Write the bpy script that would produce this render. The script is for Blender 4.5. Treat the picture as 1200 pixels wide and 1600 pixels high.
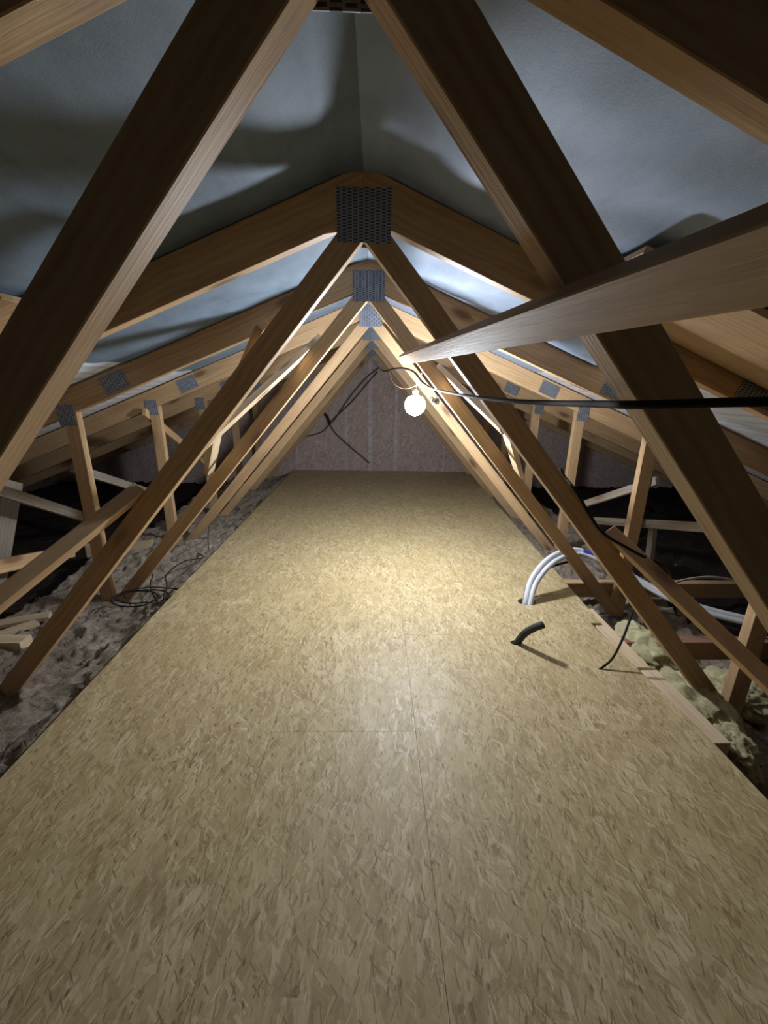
import bpy, bmesh, math, random
from mathutils import Vector, Matrix, noise, Quaternion

for o in list(bpy.data.objects): bpy.data.objects.remove(o)
scene = bpy.context.scene
COL = scene.collection
random.seed(7)

# ------------------------------------------------------------------ camera
CAM_Z = 0.8
cam_data = bpy.data.cameras.new('camera')
cam = bpy.data.objects.new('camera', cam_data)
COL.objects.link(cam)
cam_data.sensor_fit = 'HORIZONTAL'
cam_data.sensor_width = 36
cam_data.lens = 19.2
cam_data.clip_start = 0.01
R_ = Vector((0.999694, -0.020006, 0.014552)); F_ = Vector((0.023358, 0.957097, -0.288826))
F_.normalize(); U_ = R_.cross(F_).normalized(); R_ = F_.cross(U_).normalized()
M = Matrix((R_, U_, -F_)).transposed().to_4x4()
M.translation = Vector((0, 0, CAM_Z))
cam.matrix_world = M
scene.camera = cam

# ------------------------------------------------------------------ world, exposure
world = bpy.data.worlds.new('world'); scene.world = world
world.use_nodes = True
world.node_tree.nodes['Background'].inputs[0].default_value = (0.001, 0.001, 0.0012, 1)
scene.view_settings.view_transform = 'Standard'
scene.view_settings.look = 'None'
scene.view_settings.gamma = 1
scene.view_settings.use_curve_mapping = False
scene.view_settings.exposure = 0.85
BULB = Vector((0.154, 1.635, CAM_Z - 0.060))
BULB_STRENGTH = 350.0
BULB_COLOR = (0.86, 0.92, 1.0, 1)

# ------------------------------------------------------------------ material helpers
class NT:
    def __init__(s, name):
        s.m = bpy.data.materials.new(name); s.m.use_nodes = True
        s.t = s.m.node_tree; s.b = s.t.nodes['Principled BSDF']
    def n(s, kind, **kw):
        x = s.t.nodes.new(kind)
        for k, v in kw.items(): setattr(x, k, v)
        return x
    def l(s, a, b): s.t.links.new(a, b)
    def put(s, sock, v):
        if hasattr(v, 'is_linked') or hasattr(v, 'links'): s.l(v, sock)
        else: sock.default_value = v
    def math(s, op, a, b=0.0, c=None, clamp=False):
        x = s.n('ShaderNodeMath', operation=op); x.use_clamp = clamp
        s.put(x.inputs[0], a); s.put(x.inputs[1], b)
        if c is not None: s.put(x.inputs[2], c)
        return x.outputs[0]
    def vmath(s, op, a, b):
        x = s.n('ShaderNodeVectorMath', operation=op)
        s.put(x.inputs[0], a); s.put(x.inputs[1], b)
        return x.outputs[0]
    def mix(s, f, a, b, mode='MIX'):
        x = s.n('ShaderNodeMix', data_type='RGBA', blend_type=mode)
        s.put(x.inputs[0], f); s.put(x.inputs[6], a); s.put(x.inputs[7], b)
        return x.outputs[2]
    def ramp(s, f, stops):
        x = s.n('ShaderNodeValToRGB'); s.put(x.inputs[0], f)
        e = x.color_ramp.elements
        while len(e) < len(stops): e.new(0.5)
        for i, (p, c) in enumerate(stops):
            e[i].position = p; e[i].color = (c[0], c[1], c[2], 1) if not isinstance(c, float) else (c, c, c, 1)
        return x.outputs[0]
    def mapr(s, v, a, b, c=0.0, d=1.0):
        x = s.n('ShaderNodeMapRange'); s.put(x.inputs[0], v)
        for i, q in enumerate((a, b, c, d)): x.inputs[i + 1].default_value = q
        return x.outputs[0]
    def noise(s, vec, scale=5, detail=4, rough=0.5, dist=0.0):
        x = s.n('ShaderNodeTexNoise'); s.put(x.inputs['Vector'], vec)
        x.inputs['Scale'].default_value = scale; x.inputs['Detail'].default_value = detail
        x.inputs['Roughness'].default_value = rough; x.inputs['Distortion'].default_value = dist
        return x.outputs
    def mapping(s, vec, scale=(1, 1, 1), rot=(0, 0, 0), loc=(0, 0, 0)):
        x = s.n('ShaderNodeMapping'); s.put(x.inputs['Vector'], vec)
        x.inputs['Scale'].default_value = scale; x.inputs['Rotation'].default_value = rot
        x.inputs['Location'].default_value = loc
        return x.outputs[0]
    def coords(s, shift=True):
        tc = s.n('ShaderNodeTexCoord').outputs['Object']
        if not shift: return tc
        oi = s.n('ShaderNodeObjectInfo').outputs['Random']
        cx = s.n('ShaderNodeCombineXYZ')
        s.l(s.math('MULTIPLY', oi, 37.0), cx.inputs[0]); s.l(s.math('MULTIPLY', oi, 91.0), cx.inputs[1]); s.l(s.math('MULTIPLY', oi, 53.0), cx.inputs[2])
        return s.vmath('ADD', tc, cx.outputs[0])
    def bump(s, h, strength=0.3, dist=0.002):
        x = s.n('ShaderNodeBump'); x.inputs['Strength'].default_value = strength
        x.inputs['Distance'].default_value = dist; s.l(h, x.inputs['Height']); s.l(x.outputs[0], s.b.inputs['Normal'])
    def done(s, col=None, rough=0.6, metal=0.0, spec=0.5):
        if col is not None: s.put(s.b.inputs['Base Color'], col)
        s.put(s.b.inputs['Roughness'], rough); s.b.inputs['Metallic'].default_value = metal
        s.b.inputs['Specular IOR Level'].default_value = spec
        return s.m

def wood_mat(name, light, dark, knot=(0.16, 0.08, 0.035), rough=0.62, dirt=0.25):
    k = NT(name); v = k.coords()
    rnd = k.n('ShaderNodeObjectInfo').outputs['Random']
    g = k.noise(k.mapping(v, (1.6, 28, 28)), 2.2, 6, 0.6, 0.5)[0]
    fine = k.noise(k.mapping(v, (9, 260, 260)), 1.0, 3, 0.6)[0]
    wav = k.n('ShaderNodeTexWave', wave_type='BANDS', bands_direction='Y')
    k.l(k.mapping(v, (0.5, 1, 1)), wav.inputs['Vector'])
    wav.inputs['Scale'].default_value = 22; wav.inputs['Distortion'].default_value = 7
    wav.inputs['Detail'].default_value = 3; wav.inputs['Detail Scale'].default_value = 0.9
    f = k.math('ADD', k.math('MULTIPLY', g, 0.70), k.math('MULTIPLY', wav.outputs['Color'], 0.13))
    f = k.math('ADD', f, k.math('MULTIPLY', fine, 0.25))
    col = k.ramp(f, [(0.30, dark), (0.52, tuple((a + b) / 2 for a, b in zip(light, dark))), (0.78, light)])
    # knots
    vo = k.n('ShaderNodeTexVoronoi', feature='F1'); k.l(k.mapping(v, (4.2, 12, 12)), vo.inputs['Vector'])
    vo.inputs['Scale'].default_value = 1.0
    pick = k.n('ShaderNodeSeparateColor'); k.l(vo.outputs['Color'], pick.inputs[0])
    km = k.math('MULTIPLY', k.mapr(vo.outputs['Distance'], 0.10, 0.22, 1, 0), k.math('GREATER_THAN', pick.outputs[0], 0.52))
    halo = k.math('MULTIPLY', k.mapr(vo.outputs['Distance'], 0.15, 0.48, 0.45, 0), k.math('GREATER_THAN', pick.outputs[0], 0.52))
    col = k.mix(halo, col, tuple(c * 0.8 for c in dark) + (1,))
    col = k.mix(k.math('MULTIPLY', km, 0.85), col, knot + (1,))
    d = k.noise(v, 7, 5, 0.65)[0]
    col = k.mix(k.mapr(d, 0.52, 0.8, 0, dirt), col, (0.22, 0.15, 0.10, 1))
    tone = k.mapr(rnd, 0, 1, 0.86, 1.08)
    cc = k.n('ShaderNodeHueSaturation'); k.l(col, cc.inputs['Color']); k.l(tone, cc.inputs['Value'])
    k.bump(k.math('ADD', fine, g), 0.35, 0.0012)
    return k.done(cc.outputs[0], rough)

def osb_mat(name, value=1.0, sat=1.0, gloss=0.42, seed=0.0, tint=None):
    k = NT(name); v0 = k.coords()
    dist = k.noise(v0, 26, 2, 0.5)[1]
    v = k.vmath('ADD', v0, k.vmath('SCALE', dist, (0, 0, 0)))
    sc = v.node; 
    sm = k.n('ShaderNodeVectorMath', operation='SCALE'); k.l(k.vmath('SUBTRACT', dist, (0.5, 0.5, 0.5)), sm.inputs[0]); sm.inputs['Scale'].default_value = 0.006
    v = k.vmath('ADD', v0, sm.outputs[0])
    base = k.noise(k.mapping(v0, (20, 60, 20)), 1, 5, 0.6)[0]
    col = k.ramp(base, [(0.25, (0.34, 0.24, 0.115)), (0.55, (0.46, 0.355, 0.185)), (0.8, (0.56, 0.45, 0.26))])
    h = k.math('MULTIPLY', base, 0.3)
    layers = [(.045, .0080, 66, .42, .35, 1), (.042, .0070, 100, .42, .40, 1), (.036, .0060, 130, .40, .60, 1), (.036, .0060, 20, .40, .75, 1),
              (.075, .0170, 76, .44, .40, 0), (.070, .0150, 106, .44, .45, 0), (.080, .0180, 126, .42, .62, 0), (.066, .0140, 52, .42, .66, 0), (.060, .0130, 6, .40, .88, 0), (.056, .0105, 90, .42, .50, 0),
              (.120, .0320, 84, .43, .58, 2), (.130, .0340, 103, .43, .64, 2), (.115, .0300, 66, .42, .72, 2), (.100, .0270, 28, .40, .90, 2), (.105, .0270, 148, .40, .91, 2),
              (.050, .0085, 72, .40, .72, 0), (.046, .0075, 112, .40, .74, 0), (.044, .0070, 94, .40, .74, 0), (.040, .0070, 40, .38, .86, 0),
              (.036, .0036, 80, .36, .87, 3), (.030, .0032, 116, .36, .88, 3), (.026, .0030, 45, .36, .92, 3), (.018, .0026, 95, .36, .88, 3)]
    for i, (L, W, a, th, pr, cls) in enumerate(layers):
        mp = k.mapping(v, (1, 1, 1), (0, 0, math.radians(a + seed)), (i * 1.37, i * 2.11, 0))
        mp = k.mapping(mp, (1 / L, 1 / W, 0.0))
        vo = k.n('ShaderNodeTexVoronoi', voronoi_dimensions='2D', feature='F1', distance='CHEBYCHEV'); k.l(mp, vo.inputs['Vector'])
        vo.inputs['Scale'].default_value = 1.0; vo.inputs['Randomness'].default_value = 0.75
        s = k.n('ShaderNodeSeparateColor'); k.l(vo.outputs['Color'], s.inputs[0])
        mask = k.math('MULTIPLY', k.mapr(vo.outputs['Distance'], th - .04, th, 1, 0), k.math('GREATER_THAN', s.outputs[0], pr))
        if cls in (1, 3):
            fc = k.ramp(s.outputs[1], [(0.0, (0.12, 0.075, 0.035)), (0.35, (0.27, 0.18, 0.08)), (0.6, (0.50, 0.38, 0.20)), (1.0, (0.78, 0.67, 0.45))])
        else:
            fc = k.ramp(s.outputs[1], [(0.0, (0.27, 0.19, 0.095)), (0.25, (0.41, 0.31, 0.155)), (0.7, (0.53, 0.42, 0.225)), (0.9, (0.66, 0.55, 0.33)), (1.0, (0.78, 0.68, 0.46))])
        if cls in (0, 2):
            fib = k.noise(k.mapping(mp, (1.2, 9, 0)), 1.0, 2, 0.5)[0]
            fc = k.mix(0.28, fc, k.ramp(fib, [(0.3, (0.30, 0.21, 0.10)), (0.7, (0.70, 0.58, 0.36))]))
        col = k.mix(k.math('MULTIPLY', mask, (0.72, 0.6, 0.66, 0.7)[cls]), col, fc)
        h = k.math('ADD', k.math('MULTIPLY', h, k.math('SUBTRACT', 1.0, k.math('MULTIPLY', mask, 0.6))), k.math('MULTIPLY', mask, k.math('MULTIPLY', s.outputs[2], 0.6)))
    # sparse black specks and big soft variation
    vo = k.n('ShaderNodeTexVoronoi', voronoi_dimensions='2D', feature='F1'); k.l(k.mapping(v, (60, 22, 0), (0, 0, 0.35)), vo.inputs['Vector']); vo.inputs['Scale'].default_value = 1
    s = k.n('ShaderNodeSeparateColor'); k.l(vo.outputs['Color'], s.inputs[0])
    sp = k.math('MULTIPLY', k.mapr(vo.outputs['Distance'], 0.06, 0.15, 1, 0), k.math('GREATER_THAN', s.outputs[0], 0.86))
    col = k.mix(k.math('MULTIPLY', sp, 0.8), col, (0.10, 0.06, 0.03, 1))
    big = k.noise(v0, 5, 3, 0.6)[0]
    col = k.mix(k.mapr(big, 0.35, 0.7, 0.0, 0.35), col, (0.43, 0.33, 0.15, 1))
    hs = k.n('ShaderNodeHueSaturation'); k.l(col, hs.inputs['Color']); hs.inputs['Saturation'].default_value = sat; hs.inputs['Value'].default_value = value
    out = hs.outputs[0]
    if tint: out = k.mix(1.0, out, tint + (1,), 'MULTIPLY')
    k.bump(h, 0.16, 0.0008)
    r = k.mapr(h, 0.0, 0.6, gloss - 0.03, gloss + 0.10)
    return k.done(out, r, 0, 0.5)

def plain_mat(name, color, rough=0.5, metal=0.0, spec=0.5, var=0.15, scale=30, bump=0.0):
    k = NT(name); v = k.coords()
    n = k.noise(v, scale, 4, 0.6)[0]
    d = tuple(c * (1 - var * 2) for c in color); l = tuple(min(1, c * (1 + var)) for c in color)
    col = k.ramp(n, [(0.3, d), (0.7, l)])
    if bump: k.bump(n, bump, 0.002)
    return k.done(col, rough, metal, spec)

WOOD = wood_mat('pine_timber', (0.64, 0.44, 0.235), (0.42, 0.25, 0.125))
WOOD_RED = wood_mat('reddish_timber', (0.40, 0.22, 0.14), (0.24, 0.11, 0.07), dirt=0.4)
WOOD_DIM = wood_mat('dark_grey_timber', (0.30, 0.26, 0.21), (0.17, 0.135, 0.10))  # darker, greyer timber colour for the battens out by the struts
WOOD_PALE = wood_mat('pale_batten_timber', (0.74, 0.60, 0.41), (0.54, 0.38, 0.22))
OSB = osb_mat('osb_floor_board', 1.06, 1.02, 0.46)
OSB_WALL = osb_mat('osb_gable_board', 1.15, 0.55, 0.75, 31, (0.92, 0.84, 1.0))

def felt_mat(name, a, b, ribs=False):
    k = NT(name); v = k.coords(False)
    n = k.noise(v, 9, 6, 0.7)[0]; f = k.noise(v, 320, 3, 0.7)[0]; s = k.noise(k.mapping(v, (6, 1.2, 1)), 6, 4, 0.6)[0]
    t = k.math('ADD', k.math('MULTIPLY', n, 0.45), k.math('ADD', k.math('MULTIPLY', f, 0.25), k.math('MULTIPLY', s, 0.3)))
    col = k.ramp(t, [(0.32, a), (0.66, b)])
    if ribs:
        sx = k.n('ShaderNodeSeparateXYZ'); k.l(v, sx.inputs[0])
        w = k.math('SINE', k.math('ADD', k.math('MULTIPLY', sx.outputs[0], 2 * math.pi / 0.05), k.math('MULTIPLY', sx.outputs[1], 9.0)))
        col = k.mix(k.mapr(w, 0.2, 0.9, 0, 0.55), col, (0.42, 0.47, 0.62, 1))
    k.bump(k.math('ADD', f, n), 0.25, 0.001)
    return k.done(col, 0.72 if not ribs else 0.5)
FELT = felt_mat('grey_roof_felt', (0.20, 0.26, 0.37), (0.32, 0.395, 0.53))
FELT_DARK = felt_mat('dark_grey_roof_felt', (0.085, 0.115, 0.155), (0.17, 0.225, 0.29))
FELT_WHITE = felt_mat('white_ribbed_membrane', (0.66, 0.69, 0.76), (0.82, 0.84, 0.88), True)

def plate_mat():
    k = NT('punched_galvanised_steel'); v = k.coords(False)
    sx = k.n('ShaderNodeSeparateXYZ'); k.l(v, sx.inputs[0])
    row = k.math('MULTIPLY', sx.outputs[1], 1 / 0.0056)
    par = k.math('MODULO', k.math('FLOOR', k.math('ADD', row, 1000.0)), 2.0)
    cx = k.math('ADD', k.math('MULTIPLY', sx.outputs[0], 1 / 0.0115), k.math('ADD', 1000.0, 0.0))
    cx = k.math('ADD', cx, k.math('MULTIPLY', k.math('MODULO', k.math('FLOOR', cx), 2.0), 0.0))
    row2 = k.math('ADD', row, k.math('MULTIPLY', k.math('MODULO', k.math('FLOOR', cx), 2.0), 0.5))
    fx = k.math('ABSOLUTE', k.math('SUBTRACT', k.math('FRACT', cx), 0.5))
    fy = k.math('ABSOLUTE', k.math('SUBTRACT', k.math('FRACT', k.math('ADD', row2, 1000.0)), 0.5))
    m = k.math('MULTIPLY', k.mapr(fx, 0.34, 0.40, 1, 0), k.mapr(fy, 0.20, 0.30, 1, 0))
    n = k.noise(v, 45, 4, 0.6)[0]
    col = k.mix(m, k.ramp(n, [(0.3, (0.26, 0.29, 0.34)), (0.7, (0.44, 0.48, 0.55))]), (0.085, 0.085, 0.10, 1))
    k.bump(k.math('SUBTRACT', 1.0, m), 0.8, 0.0015)
    return k.done(col, k.mapr(n, 0.3, 0.7, 0.42, 0.62), 0.55)
STEEL = plate_mat()

def wool_mat(name, stops):
    k = NT(name); v = k.coords(False)
    w = k.noise(v, 6, 3, 0.6)[1]
    sm = k.n('ShaderNodeVectorMath', operation='SCALE'); k.l(w, sm.inputs[0]); sm.inputs['Scale'].default_value = 0.6
    vv = k.vmath('ADD', v, sm.outputs[0])
    n = k.noise(vv, 9, 8, 0.72, 1.0)[0]; f = k.noise(k.mapping(vv, (16, 110, 40)), 1.3, 6, 0.72, 0.8)[0]
    t = k.math('ADD', k.math('MULTIPLY', n, 0.5), k.math('MULTIPLY', f, 0.5))
    k.bump(t, 0.9, 0.010)
    return k.done(k.ramp(t, stops), 0.95, 0, 0.1)
WOOL = wool_mat('grey_brown_mineral_wool', [(0.34, (0.13, 0.095, 0.068)), (0.45, (0.26, 0.205, 0.155)), (0.55, (0.38, 0.32, 0.25)), (0.68, (0.60, 0.53, 0.44))])
WOOL_D = wool_mat('near_black_wool', [(0.34, (0.012, 0.009, 0.008)), (0.5, (0.035, 0.026, 0.022)), (0.7, (0.085, 0.066, 0.056))])  # near-black wool colour for the quilts running out to the eaves
WOOL_Y = wool_mat('pale_yellow_glass_wool', [(0.28, (0.28, 0.22, 0.12)), (0.45, (0.54, 0.48, 0.27)), (0.62, (0.68, 0.64, 0.40)), (0.8, (0.78, 0.76, 0.56))])
BLACK = plain_mat('black_cable_rubber', (0.020, 0.016, 0.016), 0.8, spec=0.25)
FOAM = plain_mat('black_foam_pipe_lagging', (0.035, 0.035, 0.04), 0.7, var=0.2, scale=200, bump=0.3)
GREYC = plain_mat('grey_cable_pvc', (0.30, 0.28, 0.27), 0.45)
BROWNC = plain_mat('brown_cable_pvc', (0.10, 0.06, 0.045), 0.5)
WHITEC = plain_mat('white_conduit_pvc', (0.74, 0.76, 0.82), 0.4, var=0.05)
BLUEC = plain_mat('blue_tape_pvc', (0.04, 0.07, 0.50), 0.4, var=0.05)
WHITEP = plain_mat('white_lamp_plastic', (0.8, 0.8, 0.8), 0.4, var=0.03)
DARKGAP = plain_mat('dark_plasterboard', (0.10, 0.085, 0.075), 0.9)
SAWN = plain_mat('sawn_board_edge', (0.42, 0.33, 0.22), 0.9, var=0.2, scale=300)
STRIP = plain_mat('grey_board_strip', (0.62, 0.55, 0.56), 0.8, var=0.15)
k = NT('lit_lamp_globe')
k.b.inputs['Base Color'].default_value = (1, 1, 1, 1)
k.b.inputs['Emission Color'].default_value = BULB_COLOR
k.b.inputs['Emission Strength'].default_value = BULB_STRENGTH
LAMP = k.m

# ------------------------------------------------------------------ object helpers
def tag(o, label=None, cat=None, group=None, kind=None):
    if label: o['label'] = label
    if cat: o['category'] = cat
    if group: o['group'] = group
    if kind: o['kind'] = kind
    return o
def empty(name, loc=(0, 0, 0)):
    o = bpy.data.objects.new(name, None); COL.objects.link(o); o.location = loc; o.empty_display_size = 0.05
    return o
def link(name, me, mat, parent=None, smooth=False):
    o = bpy.data.objects.new(name, me); COL.objects.link(o)
    if mat: me.materials.append(mat)
    if parent: o.parent = parent
    if smooth:
        for p in me.polygons: p.use_smooth = True
    return o
def from_bm(name, bm, mat, parent=None, smooth=False):
    me = bpy.data.meshes.new(name); bm.normal_update(); bm.to_mesh(me); bm.free()
    return link(name, me, mat, parent, smooth)

def prism(name, poly, y0, y1, ang, mat, parent=None, bev=0.0012, origin=(0, 0, 0)):
    """poly in (x,z), extruded from y0 to y1; local X along the grain direction ang (radians above +X)."""
    cx = sum(p[0] for p in poly) / len(poly); cz = sum(p[1] for p in poly) / len(poly); cy = (y0 + y1) / 2
    ca, sa = math.cos(ang), math.sin(ang)
    bm = bmesh.new(); loc = []
    for (x, z) in poly:
        dx, dz = x - cx, z - cz
        loc.append((dx * ca + dz * sa, -dx * sa + dz * ca))
    h = (y1 - y0) / 2
    # local axes: X grain, Y perpendicular in truss plane, Z = -worldY
    a = [bm.verts.new((u, v, -h)) for u, v in loc]; b = [bm.verts.new((u, v, h)) for u, v in loc]
    bm.faces.new(a); bm.faces.new(b[::-1]); n = len(a)
    for i in range(n): bm.faces.new((a[i], b[i], b[(i + 1) % n], a[(i + 1) % n]))
    bmesh.ops.recalc_face_normals(bm, faces=bm.faces)
    if bev: bmesh.ops.bevel(bm, geom=bm.edges[:], offset=bev, segments=1, affect='EDGES')
    o = from_bm(name, bm, mat, parent)
    X = Vector((ca, 0, sa)); Y = Vector((-sa, 0, ca)); Z = X.cross(Y)
    m = Matrix((X, Y, Z)).transposed().to_4x4(); m.translation = Vector((cx, cy, cz)) - Vector(origin)
    o.matrix_local = m
    return o

def beam(name, A, B, w, t, wdir, mat, parent=None, bev=0.0012, cut=(0, 0)):
    """box from A to B (centre line); w measured along wdir, t along the third axis; cut skews the ends along w."""
    A = Vector(A); B = Vector(B); X = (B - A).normalized(); W = Vector(wdir); W = (W - X * W.dot(X)).normalized(); T = X.cross(W)
    L = (B - A).length; bm = bmesh.new(); vs = []
    for sx in (-1, 1):
        for sw, st in ((-1, -1), (1, -1), (1, 1), (-1, 1)):
            vs.append(bm.verts.new((sx * L / 2 + cut[0 if sx < 0 else 1] * sw, sw * w / 2, st * t / 2)))
    bm.faces.new(vs[:4]); bm.faces.new(vs[4:][::-1])
    for i in range(4): bm.faces.new((vs[i], vs[4 + i], vs[4 + (i + 1) % 4], vs[(i + 1) % 4]))
    bmesh.ops.recalc_face_normals(bm, faces=bm.faces)
    if bev: bmesh.ops.bevel(bm, geom=bm.edges[:], offset=min(bev, t * .2), segments=1, affect='EDGES')
    o = from_bm(name, bm, mat, parent)
    m = Matrix((X, W, T)).transposed().to_4x4(); m.translation = (A + B) / 2
    o.matrix_local = m
    return o

def tube_bm(bm, pts, r, seg=10, sub=6, cap=True, ring=None):
    P = [Vector(p) for p in pts]; path = []
    if len(P) == 2: path = [P[0].lerp(P[1], i / 4) for i in range(5)]
    else:
        for i in range(len(P) - 1):
            p0 = P[max(i - 1, 0)]; p1 = P[i]; p2 = P[i + 1]; p3 = P[min(i + 2, len(P) - 1)]
            for j in range(sub):
                t = j / sub
                path.append(0.5 * ((2 * p1) + (p2 - p0) * t + (2 * p0 - 5 * p1 + 4 * p2 - p3) * t * t + (3 * p1 - p0 - 3 * p2 + p3) * t ** 3))
        path.append(P[-1])
    prev = None; nrm = None
    for i, p in enumerate(path):
        tan = (path[min(i + 1, len(path) - 1)] - path[max(i - 1, 0)]).normalized()
        if nrm is None:
            nrm = tan.orthogonal().normalized()
        else:
            nrm = (nrm - tan * nrm.dot(tan)).normalized()
        bi = tan.cross(nrm)
        rr = r if not ring else r * (1 + ring * (i % 2))
        cur = [bm.verts.new(p + (nrm * math.cos(2 * math.pi * k / seg) + bi * math.sin(2 * math.pi * k / seg)) * rr) for k in range(seg)]
        if prev:
            for k in range(seg): bm.faces.new((prev[k], prev[(k + 1) % seg], cur[(k + 1) % seg], cur[k]))
        elif cap: bm.faces.new(cur[::-1])
        prev = cur
    if cap: bm.faces.new(prev)
def tube(name, pts, r, mat, parent=None, **kw):
    bm = bmesh.new(); tube_bm(bm, pts, r, **kw)
    bmesh.ops.recalc_face_normals(bm, faces=bm.faces)
    return from_bm(name, bm, mat, parent, True)
def lathe(name, prof, loc, mat, parent=None, seg=32, axis=(0, 0, 1)):
    bm = bmesh.new(); q = Vector((0, 0, 1)).rotation_difference(Vector(axis)); prev = None; loc = Vector(loc)
    for (r, z) in prof:
        if r < 1e-6: cur = [bm.verts.new(loc + q @ Vector((0, 0, z)))]
        else: cur = [bm.verts.new(loc + q @ Vector((r * math.cos(2 * math.pi * i / seg), r * math.sin(2 * math.pi * i / seg), z))) for i in range(seg)]
        if prev:
            for i in range(seg):
                a = prev[i % len(prev)]; b = prev[(i + 1) % len(prev)]; c = cur[(i + 1) % len(cur)]; d = cur[i % len(cur)]
                f = []
                for vv in (a, b, c, d):
                    if vv not in f: f.append(vv)
                if len(f) > 2: bm.faces.new(f)
        prev = cur
    bmesh.ops.recalc_face_normals(bm, faces=bm.faces)
    return from_bm(name, bm, mat, parent, True)

# ------------------------------------------------------------------ truss geometry (measured)
X0 = -0.027; Y1 = 0.372; SP = 0.60; TH = 0.030
AW = 0.860; ZC = 0.2946 + CAM_Z; WEBW = 0.048
AR = 0.3843; ZB = 0.3343 + CAM_Z; RD = 0.082
tw, cw, sw_ = math.tan(AW), math.cos(AW), math.sin(AW)
tr, cr, sr = math.tan(AR), math.cos(AR), math.sin(AR)
CH_TOP, CH_BOT = -0.17, -0.25
XE = 3.15
def ty(i): return Y1 + SP * (i - 1)
Y_WALL = 4.10; Y_BACK = -2.60

# ------------------------------------------------------------------ floor
floor = tag(empty('floor'), kind='structure')
xs = [-0.835, -0.595, -0.245, 0.105, 0.455, 0.815]
rows = [[-2.59, -1.50, -0.18, 0.95, 1.53, 2.68, 3.55, Y_WALL - .004], [-2.59, -1.50, 0.20, 1.36, 2.51, 3.66, Y_WALL - .004], [-2.59, -1.50, -0.35, 0.80, 1.95, 3.10, Y_WALL - .004],
        [-2.59, -1.50, 0.05, 1.21, 2.36, 3.50, Y_WALL - .004], [-2.59, -1.50, -0.35, 0.80, 1.285, 2.44, 3.60, Y_WALL - .004]]
def left_edge(y):  # the left edge of the boards creeps outward with distance
    return -0.772 - 0.020 * y if y < 1.53 else -0.800 - 0.008 * (y - 1.53)
def right_edge(y):
    if y < 0.80: return 0.815
    if y < 1.285: return 0.815 - (y - 0.80) / 0.485 * 0.030
    return 0.822 + (y - 1.285) * 0.047
def board(x0a, x0b, x1a, x1b, ya, yb, dz, hole=None):
    g = 0.00035; gy = 0.00015
    bm = bmesh.new()
    cx = (x0a + x1a) / 2; cy = (ya + yb) / 2
    base = [(x0a + g, ya + gy), (x1a - g, ya + gy), (x1b - g, yb - gy), (x0b + g, yb - gy)]
    a = [bm.verts.new((x - cx, y - cy, -0.018)) for x, y in base]; b = [bm.verts.new((x - cx, y - cy, 0)) for x, y in base]
    bm.faces.new(a[::-1]); bm.faces.new(b)
    for i in range(4): bm.faces.new((a[i], a[(i + 1) % 4], b[(i + 1) % 4], b[i]))
    if hole:
        me = bpy.data.meshes.new('osb_panel'); bm.to_mesh(me); bm.free()
        o = link('osb_panel', me, OSB, floor); o.location = (cx, cy, dz)
        for (hx, hy, hr) in hole:
            cb = bmesh.new(); bmesh.ops.create_cone(cb, cap_ends=True, segments=28, radius1=hr, radius2=hr, depth=0.1)
            cm = bpy.data.meshes.new('cutter'); cb.to_mesh(cm); cb.free()
            c = bpy.data.objects.new('cutter', cm); COL.objects.link(c); c.location = (hx, hy, 0); c.scale = (1.25, 1, 1)
            bpy.context.view_layer.update()
            md = o.modifiers.new('b', 'BOOLEAN'); md.object = c; md.operation = 'DIFFERENCE'; md.solver = 'EXACT'
            dg = bpy.context.evaluated_depsgraph_get()
            nm = bpy.data.meshes.new_from_object(o.evaluated_get(dg))
            o.modifiers.clear(); o.data = nm; bpy.data.objects.remove(c)
        return o
    o = from_bm('osb_panel', bm, OSB, floor); o.location = (cx, cy, dz)
    return o
HOLE = (0.605, 1.437, 0.028); PIPE_HOLE = (0.474, 1.165, 0.015)
for ci in range(5):
    r = rows[ci]
    for j in range(len(r) - 1):
        ya, yb = r[j], r[j + 1]
        x0a = x0b = xs[ci]; x1a = x1b = xs[ci + 1]
        if ci == 0: x0a, x0b = left_edge(ya), left_edge(yb - 1e-4)
        if ci == 4:
            x1a, x1b = right_edge(ya + 1e-4), right_edge(yb - 1e-4)
        dz = random.uniform(-0.0002, 0.0002)
        hl = []
        for hx, hy, hr in (HOLE, PIPE_HOLE):
            if ya < hy < yb and xs[ci] < hx < xs[ci + 1]: hl.append((hx, hy, hr))
        board(x0a, x0b, x1a, x1b, ya, yb, dz, hl)
# plasterboard ceiling of the rooms below, seen as darkness beside the boards
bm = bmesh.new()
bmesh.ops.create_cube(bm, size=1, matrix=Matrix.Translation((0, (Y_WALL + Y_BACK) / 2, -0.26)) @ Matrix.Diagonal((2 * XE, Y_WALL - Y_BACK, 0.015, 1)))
o = from_bm('plasterboard', bm, DARKGAP, floor)

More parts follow.
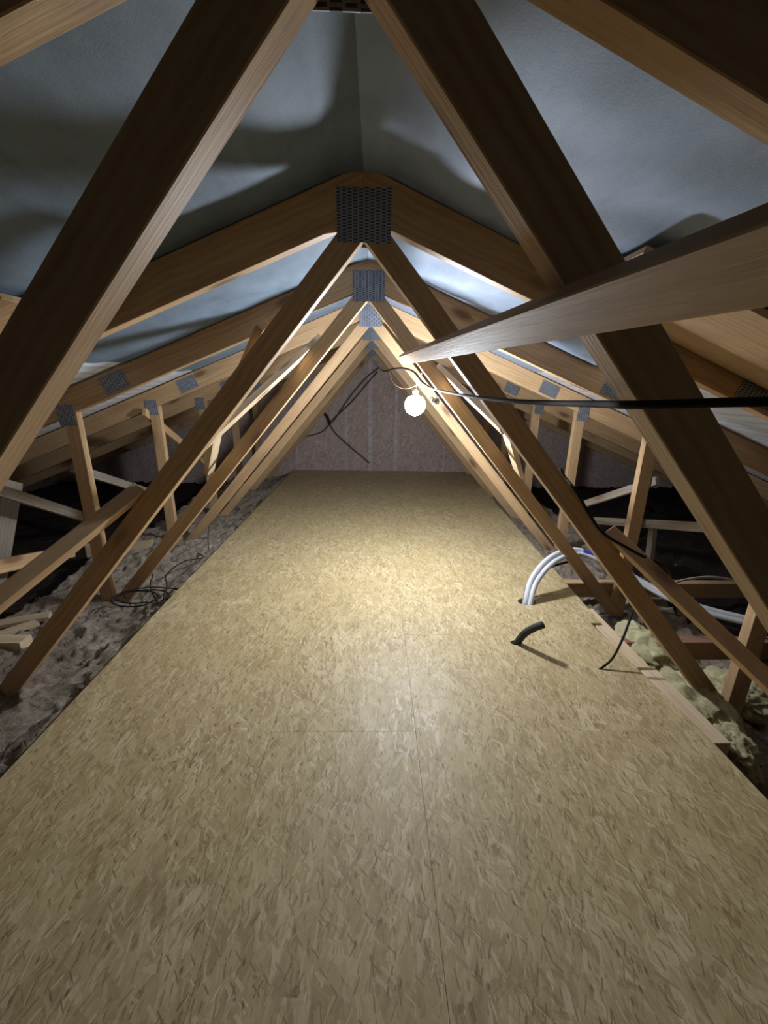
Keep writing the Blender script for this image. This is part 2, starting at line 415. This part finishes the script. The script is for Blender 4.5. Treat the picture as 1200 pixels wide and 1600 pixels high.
# ------------------------------------------------------------------ walls
def gable_sheet(x0, x1, z0, z1f, wall, y, mat, d=0.0):
    """upright sheet from z0 up to the roof line; z1f gives top height for an x."""
    n = 1
    pts = [(x0, z0), (x1, z0)]
    if x0 < X0 < x1: pts += [(x1, z1f(x1)), (X0, z1f(X0)), (x0, z1f(x0))]
    else: pts += [(x1, z1f(x1)), (x0, z1f(x0))]
    return prism('osb_sheet', [(p[0], p[1]) for p in pts], y + d, y + d + 0.012, 0.0, mat, wall, 0.0008)
def roofz(x): return max(ZB + RD / cr - abs(x - X0) * tr + 0.004, -0.2)
for nm, y in (('wall_back', Y_WALL), ('wall_front', Y_BACK - 0.012)):
    w = tag(empty(nm, (0, y, 0)), kind='structure')
    edges = [-3.1, -2.35, -1.55, -0.776, -0.283, 0.195, 0.69, 1.45, 2.3, 3.1]
    for a, b in zip(edges[:-1], edges[1:]):
        s = gable_sheet(a + .0015, b - .0015, -0.24, roofz, w, 0, OSB_WALL, random.uniform(0, 0.003))
wall_b = bpy.data.objects['wall_back']
# cover strip and studs on the gable
beam('cover_strip', (-0.049, -0.007, 0.0), (-0.049, -0.007, 1.16), 0.040, 0.008, (1, 0, 0), STRIP, wall_b)
beam('cover_strip', (-0.283, -0.005, 0.0), (-0.283, -0.005, 1.0), 0.014, 0.006, (1, 0, 0), STRIP, wall_b)
beam('cover_strip', (-0.776, -0.005, 0.0), (-0.776, -0.005, 0.8), 0.014, 0.006, (1, 0, 0), STRIP, wall_b)
beam('cover_strip', (0.205, -0.005, 0.0), (0.205, -0.005, 1.05), 0.03, 0.006, (1, 0, 0), STRIP, wall_b)
beam('cover_strip', (0.69, -0.005, 0.0), (0.69, -0.005, 0.85), 0.014, 0.006, (1, 0, 0), STRIP, wall_b)
beam('steel_bracket', (-0.042, -0.016, 1.05), (-0.042, -0.016, 1.17), 0.095, 0.003, (1, 0, 0), STRIP, wall_b, 0.0003)
# low side walls at the eaves
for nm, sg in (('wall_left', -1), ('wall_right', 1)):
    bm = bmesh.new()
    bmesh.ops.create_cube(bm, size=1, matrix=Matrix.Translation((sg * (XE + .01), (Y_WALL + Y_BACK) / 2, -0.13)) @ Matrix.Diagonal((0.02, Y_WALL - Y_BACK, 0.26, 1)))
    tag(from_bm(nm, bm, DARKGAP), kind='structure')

# ------------------------------------------------------------------ roof underlay (ceiling)
ceiling = tag(empty('ceiling'), kind='structure')
def felt(sg, s0, s1, off, sag, mat, ds=0.02, dy=0.02, seed=0.0, rough=1.0, rip=0.0):
    ns = int((s1 - s0) / ds); ny = int((Y_WALL - Y_BACK - 0.01) / dy)
    verts = []; faces = []
    nrm = Vector((sg * sr, 0, cr)); al = Vector((sg * cr, 0, -sr)); P0 = Vector((X0, 0, ZB))
    for i in range(ns + 1):
        s = s0 + (s1 - s0) * i / ns
        for j in range(ny + 1):
            y = Y_BACK + 0.005 + (Y_WALL - Y_BACK - 0.01) * j / ny
            fr = ((y - Y1 - TH / 2) / SP) % 1.0
            m = math.sin(math.pi * fr) ** 0.6 if 0 < fr < 1 else 0
            m = max(0, m - 0.22) / 0.78
            q = Vector((s * 3.2 * sg + seed, y * 3.4, seed))
            nz = noise.noise(q) * 0.55 + noise.noise(q * 2.6) * 0.30
            fold = noise.noise(Vector((s * 2.0 + seed * 2, y * 7.0 + s * 5, 3.3)))
            crease = abs(noise.noise(Vector((s * 4 * sg + y * 2.2 + seed, y * 2 - s * 1.5, 9)))) 
            dd = -sag * m * (0.75 + 0.9 * nz * rough) + m * (0.010 * fold * rough - 0.012 * crease * rough)
            dd *= min(1.0, (s + 0.02) / 0.12)
            if rip: dd += m * rip * math.sin(2 * math.pi * (s + 0.06 * y) / 0.05)
            p = P0 + al * s + nrm * (RD + off + dd) 
            if s <= 1e-6: p.x = X0
            verts.append(p + Vector((0, y, 0)))
    w = ny + 1
    for i in range(ns):
        for j in range(ny):
            f = (i * w + j, i * w + j + 1, (i + 1) * w + j + 1, (i + 1) * w + j)
            faces.append(f if sg < 0 else f[::-1])
    me = bpy.data.meshes.new('roofing_felt'); me.from_pydata(verts, [], faces)
    return link('roofing_felt_sheet', me, mat, ceiling, True)
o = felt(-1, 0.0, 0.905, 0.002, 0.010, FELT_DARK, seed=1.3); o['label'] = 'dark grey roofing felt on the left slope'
o = felt(1, 0.0, 0.85, 0.002, 0.016, FELT, seed=5.1, rough=1.35); o['label'] = 'sagging grey roofing felt on the right slope'
o = felt(-1, 0.885, 3.40, 0.0065, 0.006, FELT_WHITE, ds=0.0125, seed=8.7, rough=0.5, rip=0.0025); o['label'] = 'white ribbed membrane low on the left slope'
o = felt(1, 0.83, 3.40, 0.0065, 0.012, FELT_WHITE, ds=0.025, seed=3.9, rough=0.9); o['label'] = 'white membrane low on the right slope'

# ------------------------------------------------------------------ roof trusses
def plate(x, z, w, h, yface, sgn, parent, ang=0.0):
    """punched nail plate lying on a truss face; sgn -1 = camera-facing side."""
    t = 0.0014; y = yface + sgn * (t / 2 + 0.0002)
    A = Vector((x, y, z)) - Vector((math.cos(ang), 0, math.sin(ang))) * w / 2; B = Vector((x, y, z)) * 2 - A
    return beam('nail_plate', A, B, h, t, (-math.sin(ang), 0, math.cos(ang)), STEEL, parent, 0.0003)
def make_truss():
    T = empty('roof_truss', (X0, 0, 0))
    for sg in (-1, 1):
        P = lambda pts: [(sg * x, z) for x, z in pts]
        zb = lambda x: ZB - x * tr
        zt = lambda x: ZB + RD / cr - x * tr
        prism('rafter', P([(0, zb(0)), (0, zt(0)), (XE, zt(XE)), (XE, zb(XE))]), 0, TH, -sg * AR, WOOD, T)
        oz = lambda x: ZC + WEBW / cw - x * tw
        iz = lambda x: ZC - x * tw
        xi = (ZC + WEBW / cw - ZB) / (tw - tr)
        zf = CH_TOP + 0.001
        prism('web', P([(0, ZC), (0, ZB - .0005), (xi, zb(xi) - .0005), ((ZC + WEBW / cw - zf) / tw, zf), ((ZC - zf) / tw, zf)]), 0, TH, -sg * AW, WOOD, T)
        a, b = 1.074, 1.124
        prism('strut', P([(a, oz(a) + .0005), (a, zb(a) - .0005), (b, zb(b) - .0005), (b, oz(b) + .0005)]), 0, TH, math.pi / 2, WOOD, T)
        # splice plate on the rafter, strut plate, foot plate
        xc = 0.917; zc = ZB + RD / cr / 2 - xc * tr
        for yf, s in ((0, -1), (TH, 1)):
            plate(sg * xc, zc, 0.100, 0.062, yf, s, T, -sg * AR)
            plate(sg * 1.112, ZB - 1.112 * tr + 0.004, 0.060, 0.075, yf, s, T, -sg * 0.05)
            plate(sg * 1.10, CH_TOP - 0.012, 0.13, 0.075, yf, s, T)
    prism('bottom_chord', [(-XE, CH_BOT), (XE, CH_BOT), (XE, CH_TOP), (-XE, CH_TOP)], 0, TH, 0, WOOD, T)
    for yf, s in ((0, -1), (TH, 1)): plate(0.001, ZC + 0.041, 0.110, 0.097, yf, s, T)
    return T
proto = make_truss()
xp = plate(0.001, 0.271 + CAM_Z + 0.040, 0.108, 0.080, TH + 0.0018, 1, proto); xp['only_first'] = 1
labels = {1: 'nearest roof truss, its dark webs crossing the whole view', 2: 'second roof truss from the front, whose big square ridge plate is seen whole',
          3: 'third roof truss, just in front of the lit bulb', 4: 'fourth roof truss, first one with bright yellow webs behind the bulb',
          5: 'fifth roof truss counted from the front', 6: 'sixth roof truss, last but one before the gable', 7: 'farthest roof truss, close to the board gable'}
for i in range(1, 8):
    if i == 1: t = proto
    else:
        t = proto.copy(); COL.objects.link(t)
        for ch in proto.children:
            if ch.get('only_first'): continue
            c = ch.copy(); COL.objects.link(c); c.parent = t
    t.location = (X0, ty(i), 0)
    tag(t, labels[i], 'roof truss', 'pine roof trusses along the loft')

# ------------------------------------------------------------------ bracing battens
def slope_pt(sg, s, y, o):
    """point on the (outer/inner) plane of the webs: s down the slope, o outward from the inner edge line."""
    al = Vector((sg * cw, 0, -sw_)); nr = Vector((sg * sw_, 0, cw))
    return Vector((X0, y, ZC)) + al * s + nr * o
def web_batten(sg, a, b, o, w, t, label, mat=WOOD, cut=(0, 0), name='bracing_batten'):
    A = slope_pt(sg, a[0], a[1], o); B = slope_pt(sg, b[0], b[1], o)
    nr = Vector((sg * sw_, 0, cw)); X = (B - A).normalized(); W = nr.cross(X)
    ob = beam(name, A, B, w, t, W, mat, None, cut=cut)
    return tag(ob, label, 'timber brace')
# long batten nailed under the right-hand webs, near end passing the camera
A = Vector((0.104, 1.68, CAM_Z + 0.109)); B = Vector((0.166, 0.02, CAM_Z + 0.048))
nr = Vector((sw_, 0, cw)); X = (B - A).normalized()
tag(beam('bracing_batten', A, B, 0.034, 0.021, nr.cross(X), WOOD, None), 'long batten under the right webs, running from the bulb toward the camera', 'timber brace')
web_batten(-1, (1.09, 0.50), (0.77, 0.985), WEBW + .0155, 0.045, 0.030, 'lower left batten outside the webs, lit along its underside')
web_batten(-1, (0.68, 1.20), (0.215, 1.64), WEBW + .0115, 0.045, 0.020, 'left bright batten between second and third truss', WOOD_PALE)
web_batten(1, (1.22, 0.58), (0.90, 0.985), WEBW + .0155, 0.045, 0.030, 'lower right brown batten beyond the white conduits')
web_batten(1, (0.34, 1.63), (0.60, 1.32), WEBW + .0115, 0.040, 0.020, 'upper right bright batten behind the second truss', WOOD_PALE)
web_batten(1, (0.52, 1.26), (0.95, 1.80), WEBW + .033, 0.045, 0.020, 'right bright batten slanting down behind the third truss', WOOD_PALE)
web_batten(-1, (0.55, 1.22), (0.90, 1.66), WEBW + .033, 0.045, 0.020, 'left short batten slanting down behind the third truss', WOOD_PALE)
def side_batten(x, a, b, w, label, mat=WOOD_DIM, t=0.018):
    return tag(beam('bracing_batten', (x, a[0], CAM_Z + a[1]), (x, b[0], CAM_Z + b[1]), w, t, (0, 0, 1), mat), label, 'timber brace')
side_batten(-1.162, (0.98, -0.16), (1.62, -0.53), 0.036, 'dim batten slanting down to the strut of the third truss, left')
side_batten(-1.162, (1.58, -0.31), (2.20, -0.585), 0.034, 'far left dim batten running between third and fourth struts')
side_batten(-1.182, (0.80, -0.455), (1.52, -0.63), 0.045, 'pale nearly level batten low at the far left', WOOD)
side_batten(-1.162, (2.14, -0.13), (2.80, -0.50), 0.040, 'left batten starting at the top of the fourth strut', WOOD)
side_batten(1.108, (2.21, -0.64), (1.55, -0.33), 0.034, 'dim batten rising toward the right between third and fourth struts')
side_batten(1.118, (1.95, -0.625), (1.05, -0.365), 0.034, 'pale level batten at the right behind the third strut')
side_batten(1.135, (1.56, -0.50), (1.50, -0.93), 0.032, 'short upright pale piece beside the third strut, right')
# boards under the rafters either side of the nearest truss
def rafter_board(sg, a, b, w, label):
    al = Vector((sg * cr, 0, -sr)); nr = Vector((sg * sr, 0, cr)); P0 = Vector((X0, 0, ZB))
    A = P0 + al * a[0] + Vector((0, a[1], 0)) + nr * 0.052; B = P0 + al * b[0] + Vector((0, b[1], 0)) + nr * 0.052
    X = (B - A).normalized()
    return tag(beam('bracing_board', A, B, w, 0.012, nr.cross(X), WOOD, None), label, 'board')
rafter_board(1, (0.455, 0.838), (1.30, 0.838), 0.25, 'dark brown board against the right roof felt above the long batten')
rafter_board(-1, (0.64, 0.86), (1.20, 0.86), 0.15, 'dark board end against the left roof felt at the left edge')
# rounded end behind the second left web
tag(beam('bracing_batten', slope_pt(-1, 0.27, 1.02, WEBW + .02), slope_pt(-1, 0.46, 1.16, WEBW + .02), 0.04, 0.02, (0, 1, 0), WOOD), 'dark batten end showing above the second left web', 'timber brace')

# ------------------------------------------------------------------ floor joists and edge boards
def joist(y, x0, x1, mat, label, z1=-0.020, h=0.07):
    ob = beam('floor_joist', (x0, y, z1 - h / 2), (x1, y, z1 - h / 2), h, 0.038, (0, 0, 1), mat)
    return tag(ob, label, 'joist')
joist(0.42, -0.76, 0.80, WOOD, 'floor joist hidden under the nearest boards')
joist(0.80, -0.76, 0.80, WOOD, 'floor joist under the boards near the right edge board')
joist(1.215, -0.76, 1.75, WOOD_RED, 'reddish floor joist whose end shows right of the second web')
joist(1.66, -0.79, 1.80, WOOD, 'orange floor joist showing behind the white conduits')
joist(2.075, -0.76, 0.80, WOOD, 'floor joist under the boards by the third and fourth trusses')
joist(2.48, -0.80, 0.80, WOOD, 'floor joist under the boards below the fourth truss')
joist(3.1, -0.80, 0.80, WOOD, 'floor joist under the farther boards')
joist(3.7, -0.80, 0.80, WOOD, 'floor joist under the boards near the gable')
tag(beam('edge_board', (0.826, 1.40, -0.030), (0.826, 1.047, -0.030), 0.050, 0.045, (1, 0, 0), WOOD_PALE), 'pale edge board along the right floor edge beside the cable', 'board')
tag(beam('edge_board', (0.840, 1.040, -0.032), (0.842, 0.770, -0.032), 0.052, 0.045, (1, 0, 0), WOOD_PALE), 'nearer edge board along the right floor edge by the yellow wool', 'board')

# ------------------------------------------------------------------ insulation
def wool(name, x0, x1, y0, y1, hf, mat, label, d=0.011, amp=1.0, seed=0.0, parent=None):
    nx = max(2, int(abs(x1 - x0) / d)); ny = max(2, int((y1 - y0) / d)); verts = []; faces = []
    for i in range(nx + 1):
        x = x0 + (x1 - x0) * i / nx
        for j in range(ny + 1):
            y = y0 + (y1 - y0) * j / ny
            q = Vector((x * 4 + seed, y * 4, seed)); wv = noise.noise_vector(q) * 0.55
            q2 = Vector(((x + y) * 3.2 + seed, (y - x) * 9.0, 1.7)) + wv * 2.6
            r1 = 1 - abs(noise.noise(q2)) * 2
            r2 = 1 - abs(noise.noise(q2 * 2.7 + wv * 2)) * 2
            r3 = noise.noise(Vector((x * 40, y * 40, seed)) + wv * 6)
            r4 = 1 - abs(noise.noise(q2 * 6 + wv * 3)) * 2
            z = hf(x, y) + amp * (0.026 * (r1 - 0.5) + 0.015 * (r2 - 0.5) + 0.009 * (r4 - .5) + 0.004 * r3)
            if left_edge(y) - 0.014 < x < 0.0: z = min(z, -0.024)
            if x > 0 and x < right_edge(y) + 0.014: z = min(z, -0.024)
            verts.append((x + wv.x * 0.012, y + wv.y * 0.012, z))
    w = ny + 1
    for i in range(nx):
        for j in range(ny): faces.append((i * w + j, (i + 1) * w + j, (i + 1) * w + j + 1, i * w + j + 1))
    # skirt down so that the quilt has depth
    base = len(verts)
    ring = [i * w for i in range(nx + 1)] + [nx * w + j for j in range(1, ny + 1)] + [i * w + ny for i in range(nx - 1, -1, -1)] + [j for j in range(ny - 1, 0, -1)]
    for r in ring: verts.append((verts[r][0], verts[r][1], -0.24))
    n = len(ring)
    for a in range(n): faces.append((ring[a], base + a, base + (a + 1) % n, ring[(a + 1) % n]))
    me = bpy.data.meshes.new(name); me.from_pydata(verts, [], faces)
    bm = bmesh.new(); bm.from_mesh(me); bmesh.ops.recalc_face_normals(bm, faces=bm.faces); bm.to_mesh(me); bm.free()
    o = link(name, me, mat, parent, True)
    if label: tag(o, label, 'insulation', None)
    return o
def hl(x, y):
    d = max(0, left_edge(y) - 0.004 - x)
    h = -0.020 - 0.045 * min(1, d / 0.12) * (0.5 + 0.5 * math.sin(y * 5.2)) - 0.015 * min(1, d / 0.1)
    return h - 0.05 * max(0, min(1, (d - 0.5)))
def hr(x, y):
    t = max(0, min(1, (y - 1.55) / 0.5))
    return (-0.150) * (1 - t) + (-0.085) * t
wool('insulation_quilt', -1.42, -0.765, 0.25, 4.09, hl, WOOL, 'rumpled grey-brown insulation along the left floor edge', 0.0075)
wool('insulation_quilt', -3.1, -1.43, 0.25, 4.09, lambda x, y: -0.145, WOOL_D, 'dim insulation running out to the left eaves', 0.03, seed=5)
wool('insulation_quilt', 0.86, 1.36, 0.25, 4.09, hr, WOOL, 'grey-brown insulation along the right floor edge', 0.0085, 0.9, seed=9)
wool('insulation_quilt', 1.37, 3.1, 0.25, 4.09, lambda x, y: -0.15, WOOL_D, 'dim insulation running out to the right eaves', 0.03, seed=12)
def blob(name, c, r, mat, label, seed=0):
    bm = bmesh.new(); bmesh.ops.create_icosphere(bm, subdivisions=5, radius=1.0)
    for v in bm.verts:
        p = v.co.normalized(); q = p * 2.2 + Vector((seed, seed, 0)); wv = noise.noise_vector(q)
        d = 1 + 0.30 * noise.noise(q) + 0.16 * (1 - 2 * abs(noise.noise(q * 2.4 + wv))) + 0.08 * noise.noise(q * 7 + wv) + 0.04 * noise.noise(q * 18)
        v.co = Vector((p.x * r[0] * d, p.y * r[1] * d, p.z * r[2] * d))
    o = from_bm(name, bm, mat, None, True); o.location = c
    return tag(o, label, 'insulation')
blob('glass_wool_tuft', (0.945, 1.20, -0.085), (0.085, 0.13, 0.085), WOOL_Y, 'pale yellow glass wool tuft beside the farther edge board', 2)
blob('glass_wool_tuft', (0.955, 0.98, -0.10), (0.075, 0.13, 0.07), WOOL_Y, 'pale yellow glass wool tuft beside the nearer edge board', 6)
blob('glass_wool_tuft', (0.935, 0.83, -0.10), (0.05, 0.07, 0.05), WOOL_Y, 'small yellow wool tuft at the end of the edge boards', 11)
blob('glass_wool_tuft', (1.17, 1.06, -0.12), (0.12, 0.09, 0.06), WOOL_Y, 'greenish yellow wool tuft between second web and brown batten', 15)

# ------------------------------------------------------------------ lamp
lamp = tag(empty('hanging_bulb', BULB + Vector((0, 0, 0.0))), 'lit round white bulb hanging beside the third truss', 'light bulb')
R = 0.040
prof = [(0, -R)]
for i in range(1, 20):
    a = math.pi * i / 19 * 0.80
    prof.append((R * math.sin(a), -R * math.cos(a)))
g = lathe('globe', prof, (0, 0, 0), LAMP, lamp, 40)
zt_ = -R * math.cos(math.pi * .80); rt_ = R * math.sin(math.pi * .80)
lathe('bulb_collar', [(rt_ + .0004, zt_ - .001), (rt_ * .7, zt_ + .003), (0.010, zt_ + .007), (0.010, zt_ + .014), (0, zt_ + .014)], (0, 0, 0), WHITEP, lamp)
lathe('lampholder', [(0.0115, zt_ + .010), (0.012, zt_ + .012), (0.012, zt_ + .020), (0.007, zt_ + .024), (0.003, zt_ + .027), (0, zt_ + .027)], (0, 0, 0), WHITEP, lamp)
top = zt_ + .026
tube('flex', [(0, 0, top - .002), (0.001, 0, top + .008), (0.004, -.003, top + .022), (0.010, -.008, top + .045)], 0.002, GREYC, lamp)

def C(x, y, z): return (x, y, CAM_Z + z)
# terminal cluster beside the bulb
term = tag(empty('junction_box', C(0.219, 1.585, -0.038)), 'small cluttered cable junction clipped beside the bulb', 'junction box')
beam('connector_block', (-0.012, -0.02, 0.0), (0.018, -0.026, -0.006), 0.018, 0.014, (0, 0, 1), WHITEP, term)
for q in range(7):
    a = random.uniform(0, 6.28); r_ = random.uniform(.012, .022)
    tube('wire_tail', [(0.0, -.026, 0), (r_ * math.cos(a) * .7, -.034, r_ * math.sin(a) * .7 + .004), (r_ * math.cos(a + .5), -.030, r_ * math.sin(a + .5))], 0.0014, (GREYC, BLACK, BROWNC)[q % 3], term, seg=6, sub=4)

# ------------------------------------------------------------------ cables
def cable(pts, r, mat, label, cat='cable', name='cable', **kw):
    return tag(tube(name, pts, r, mat, None, **kw), label, cat)
cable([C(0.05, 4.06, 0.17), C(0.045, 3.2, 0.13), C(0.05, 2.3, 0.088), C(0.08, 1.9, 0.083), C(0.112, 1.73, 0.078), C(0.145, 1.62, 0.060), C(0.175, 1.575, 0.022), C(0.212, 1.53, 0.000), C(0.209, 1.00, -0.013), C(0.219, 0.72, -0.0165), C(0.228, 0.55, -0.0150), C(0.221, 0.42, -0.0118), C(0.222, 0.345, -0.0098), C(0.282, 0.30, -0.0052), C(0.40, 0.22, 0.000), C(0.55, 0.12, 0.004)], 0.0037, BLACK, 'thick black cable crossing in front of the nearest right web', sub=8)
cable([C(0.172, 1.60, 0.060), C(0.165, 1.66, 0.02), C(0.12, 1.72, 0.000), C(0.075, 1.76, 0.02), C(0.055, 1.8, 0.07)], 0.0012, BROWNC, 'thin grey wire looping left of the bulb')
G = lambda x, z, y=4.06: (x, y, CAM_Z + z)
cable([G(0.03, 0.183), G(-0.08, 0.10), G(-0.20, -0.03), G(-0.30, -0.16), G(-0.38, -0.28), G(-0.438, -0.337), G(-0.53, -0.42), G(-0.70, -0.463)], 0.006, BROWNC, 'dark cable drooping down the gable to the left')
cable([G(0.02, 0.15, 4.05), G(-0.07, 0.05, 4.05), G(-0.19, -0.09, 4.05), G(-0.27, -0.17, 4.05), G(-0.37, -0.26, 4.05), G(-0.44, -0.33, 4.05)], 0.006, BROWNC, 'second dark cable beside the first on the gable')
cable([G(-0.438, -0.335, 4.052), G(-0.39, -0.42, 4.06), G(-0.25, -0.55), G(-0.14, -0.64), G(-0.055, -0.715)], 0.006, BROWNC, 'cable running down right across the gable cover strip')
cable([G(-0.50, -0.225, 4.03), G(-0.46, -0.265, 4.03), G(-0.435, -0.335, 4.03)], 0.011, BLACK, 'thick black cable stub on the gable left side')
# cable draped along the second right web
def near(x, y, z, f): return (x * f, y * f, CAM_Z + z * f)
cable([C(0.478, 1.03, -0.19), C(0.487, 1.02, -0.211), near(0.497, .972, -0.236, .992), near(0.542, .962, -0.303, .985), near(0.582, .962, -0.345, .96), near(0.652, .965, -0.384, .93), near(0.717, .970, -0.417, .92), near(0.786, 1.0, -0.449, .92), near(0.827, 1.02, -0.49, .95), C(0.852, 1.04, -0.54)], 0.0036, BLACK, 'dark cable draped over the second right web')
cable([C(0.852, 1.045, -0.53), C(0.87, 1.045, -0.515), C(0.936, 1.04, -0.499), C(1.011, 1.04, -0.505), C(1.12, 1.03, -0.53)], 0.0033, GREYC, 'pale grey cable arching at the far right')
# coil of wires on the left insulation
def loop(c, rx, ry, z, a0, a1, n=9, tilt=0.0):
    return [(c[0] + rx * math.cos(a0 + (a1 - a0) * i / n), c[1] + ry * math.sin(a0 + (a1 - a0) * i / n), z + tilt * math.sin(a0 + (a1 - a0) * i / n) + random.uniform(-.004, .004)) for i in range(n + 1)]
coil = tag(empty('wire_coil', (0, 0, 0)), 'tangle of black wires on the insulation at the left floor edge', 'wire')
tube('wire', loop((-0.93, 1.50), 0.10, 0.055, -0.018, -0.4, 5.2), 0.0028, BLACK, coil)
tube('wire', loop((-0.95, 1.48), 0.09, 0.045, -0.012, 0.3, 5.9, tilt=.01), 0.0028, BLACK, coil)
tube('wire', loop((-0.91, 1.53), 0.11, 0.06, -0.020, -1.0, 3.9), 0.0024, BLACK, coil)
tube('wire', [(-0.845, 1.49, -0.02), (-0.86, 1.56, 0.00), (-0.90, 1.64, 0.012), (-0.87, 1.74, 0.03), (-0.83, 1.86, 0.00), (-0.90, 1.96, -0.02)], 0.0028, BLACK, coil)
tube('wire', [(-0.85, 1.46, -0.03), (-0.93, 1.56, -0.005), (-0.97, 1.66, 0.0), (-1.02, 1.72, -0.02)], 0.0026, BLACK, coil)
tube('wire', [(-0.86, 2.0, -0.03), (-0.865, 2.02, 0.04), (-0.87, 2.06, 0.09)], 0.002, BLACK, coil)

# white conduits from the floor hole
cond = tag(empty('conduit_bundle', (HOLE[0], HOLE[1], 0)), 'bundle of white conduits and cables rising from the floor hole to the right', 'conduit')
main = [C(0.600, 1.435, -0.90), C(0.603, 1.437, -0.80), C(0.640, 1.49, -0.722), C(0.735, 1.56, -0.665), C(0.87, 1.635, -0.662), C(0.98, 1.60, -0.690), C(1.06, 1.50, -0.725), C(1.14, 1.40, -0.755), C(1.24, 1.34, -0.775), C(1.36, 1.28, -0.785), C(1.5, 1.2, -0.79)]
loc = Vector(cond.location)
def off(pts, d): return [Vector(p) + Vector(d) - loc for p in pts]
tube('white_conduit', off(main, (0, 0, 0.004)), 0.0115, WHITEC, cond, sub=8)
tube('white_conduit', off(main, (0.010, -0.018, -0.008)), 0.0105, WHITEC, cond, sub=8)
tube('grey_cable', off(main[:7], (-0.006, 0.012, -0.012)), 0.006, GREYC, cond, sub=8)
tube('black_cable', off([main[1], C(0.625, 1.48, -0.745), C(0.70, 1.55, -0.705), C(0.85, 1.63, -0.70)], (0.004, -0.006, -0.006)), 0.005, BLACK, cond, sub=8)
tube('blue_sleeve', off([C(0.90, 1.628, -0.6655), C(0.94, 1.618, -0.676), C(0.965, 1.60, -0.684)], (0, 0, 0.004)), 0.0121, BLUEC, cond, sub=6)
for p in ((0.66, 1.505, -0.707), (0.80, 1.60, -0.660), (1.02, 1.55, -0.708), (1.19, 1.37, -0.765)):
    bmt = bmesh.new()
    c0 = Vector(C(*p)) - loc
    tube_bm(bmt, [c0 + Vector((0.002, 0.016 * math.cos(a), 0.016 * math.sin(a))) for a in [i * math.pi / 5 for i in range(11)]], 0.0012, 6, 3)
    tube_bm(bmt, [c0 + Vector((0.002, -0.01, 0.014)), c0 + Vector((0.006, -0.02, 0.034))], 0.001, 6, 3)
    from_bm('cable_tie', bmt, WHITEC, cond, True)
cable([C(1.0, 1.30, -0.755), C(1.12, 1.22, -0.745), C(1.26, 1.10, -0.745), C(1.36, 1.04, -0.77)], 0.0025, BLACK, 'thin black cable lying over the white conduits')

# black pipe stub and thin cable out of the floor
tip = Vector(C(0.532, 1.12, -0.704)); pb = Vector((0.474, 1.165, -0.012))
pts = [pb + Vector((0, 0, -0.04)), pb, pb.lerp(tip, 0.35) + Vector((-0.006, .004, 0.012)), pb.lerp(tip, 0.7) + Vector((-0.004, 0.002, 0.010)), tip]
p = tube('pipe_stub', pts, 0.0118, FOAM, None, seg=20, sub=8); tag(p, 'short black pipe stub bending out of the floor', 'pipe')
cable([(0.668, 1.030, -0.01), (0.690, 1.033, 0.004), (0.725, 1.045, 0.030), (0.765, 1.075, 0.080), (0.80, 1.11, 0.13), (0.815, 1.125, 0.155)], 0.0035, BLACK, 'thin black cable rising from the floor at the edge board')

tag(beam('timber_block', (-1.62, 1.215, -0.055), (-1.165, 1.215, -0.055), 0.07, 0.05, (0, 0, 1), WOOD_PALE), 'pale block of timber at the far left edge beside the second web', 'timber block')
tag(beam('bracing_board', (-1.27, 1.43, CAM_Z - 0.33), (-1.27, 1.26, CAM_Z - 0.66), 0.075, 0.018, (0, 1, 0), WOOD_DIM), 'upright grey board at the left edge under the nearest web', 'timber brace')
tag(beam('timber_offcut', (-1.50, 2.02, -0.035), (-1.20, 2.10, -0.035), 0.07, 0.03, (0, 0, 1), WOOD_PALE), 'pale timber offcut behind the second left web near the fourth truss foot', 'offcut')
# loose pale offcuts on the left insulation
def offcut(c, L, w, ang, label):
    d = Vector((math.cos(ang), math.sin(ang), 0.06)) * L / 2; c = Vector(c)
    return tag(beam('timber_offcut', c - d, c + d, w, 0.016, (-math.sin(ang), math.cos(ang), 0), WOOD_PALE, None, cut=(0.01, -0.006)), label, 'offcut')
offcut((-1.33, 1.38, -0.055), 0.20, 0.05, 0.3, 'pale timber offcut on the insulation behind the left batten')
offcut((-1.30, 1.30, -0.050), 0.16, 0.035, 0.75, 'smaller pale offcut lying beside the other on the insulation')
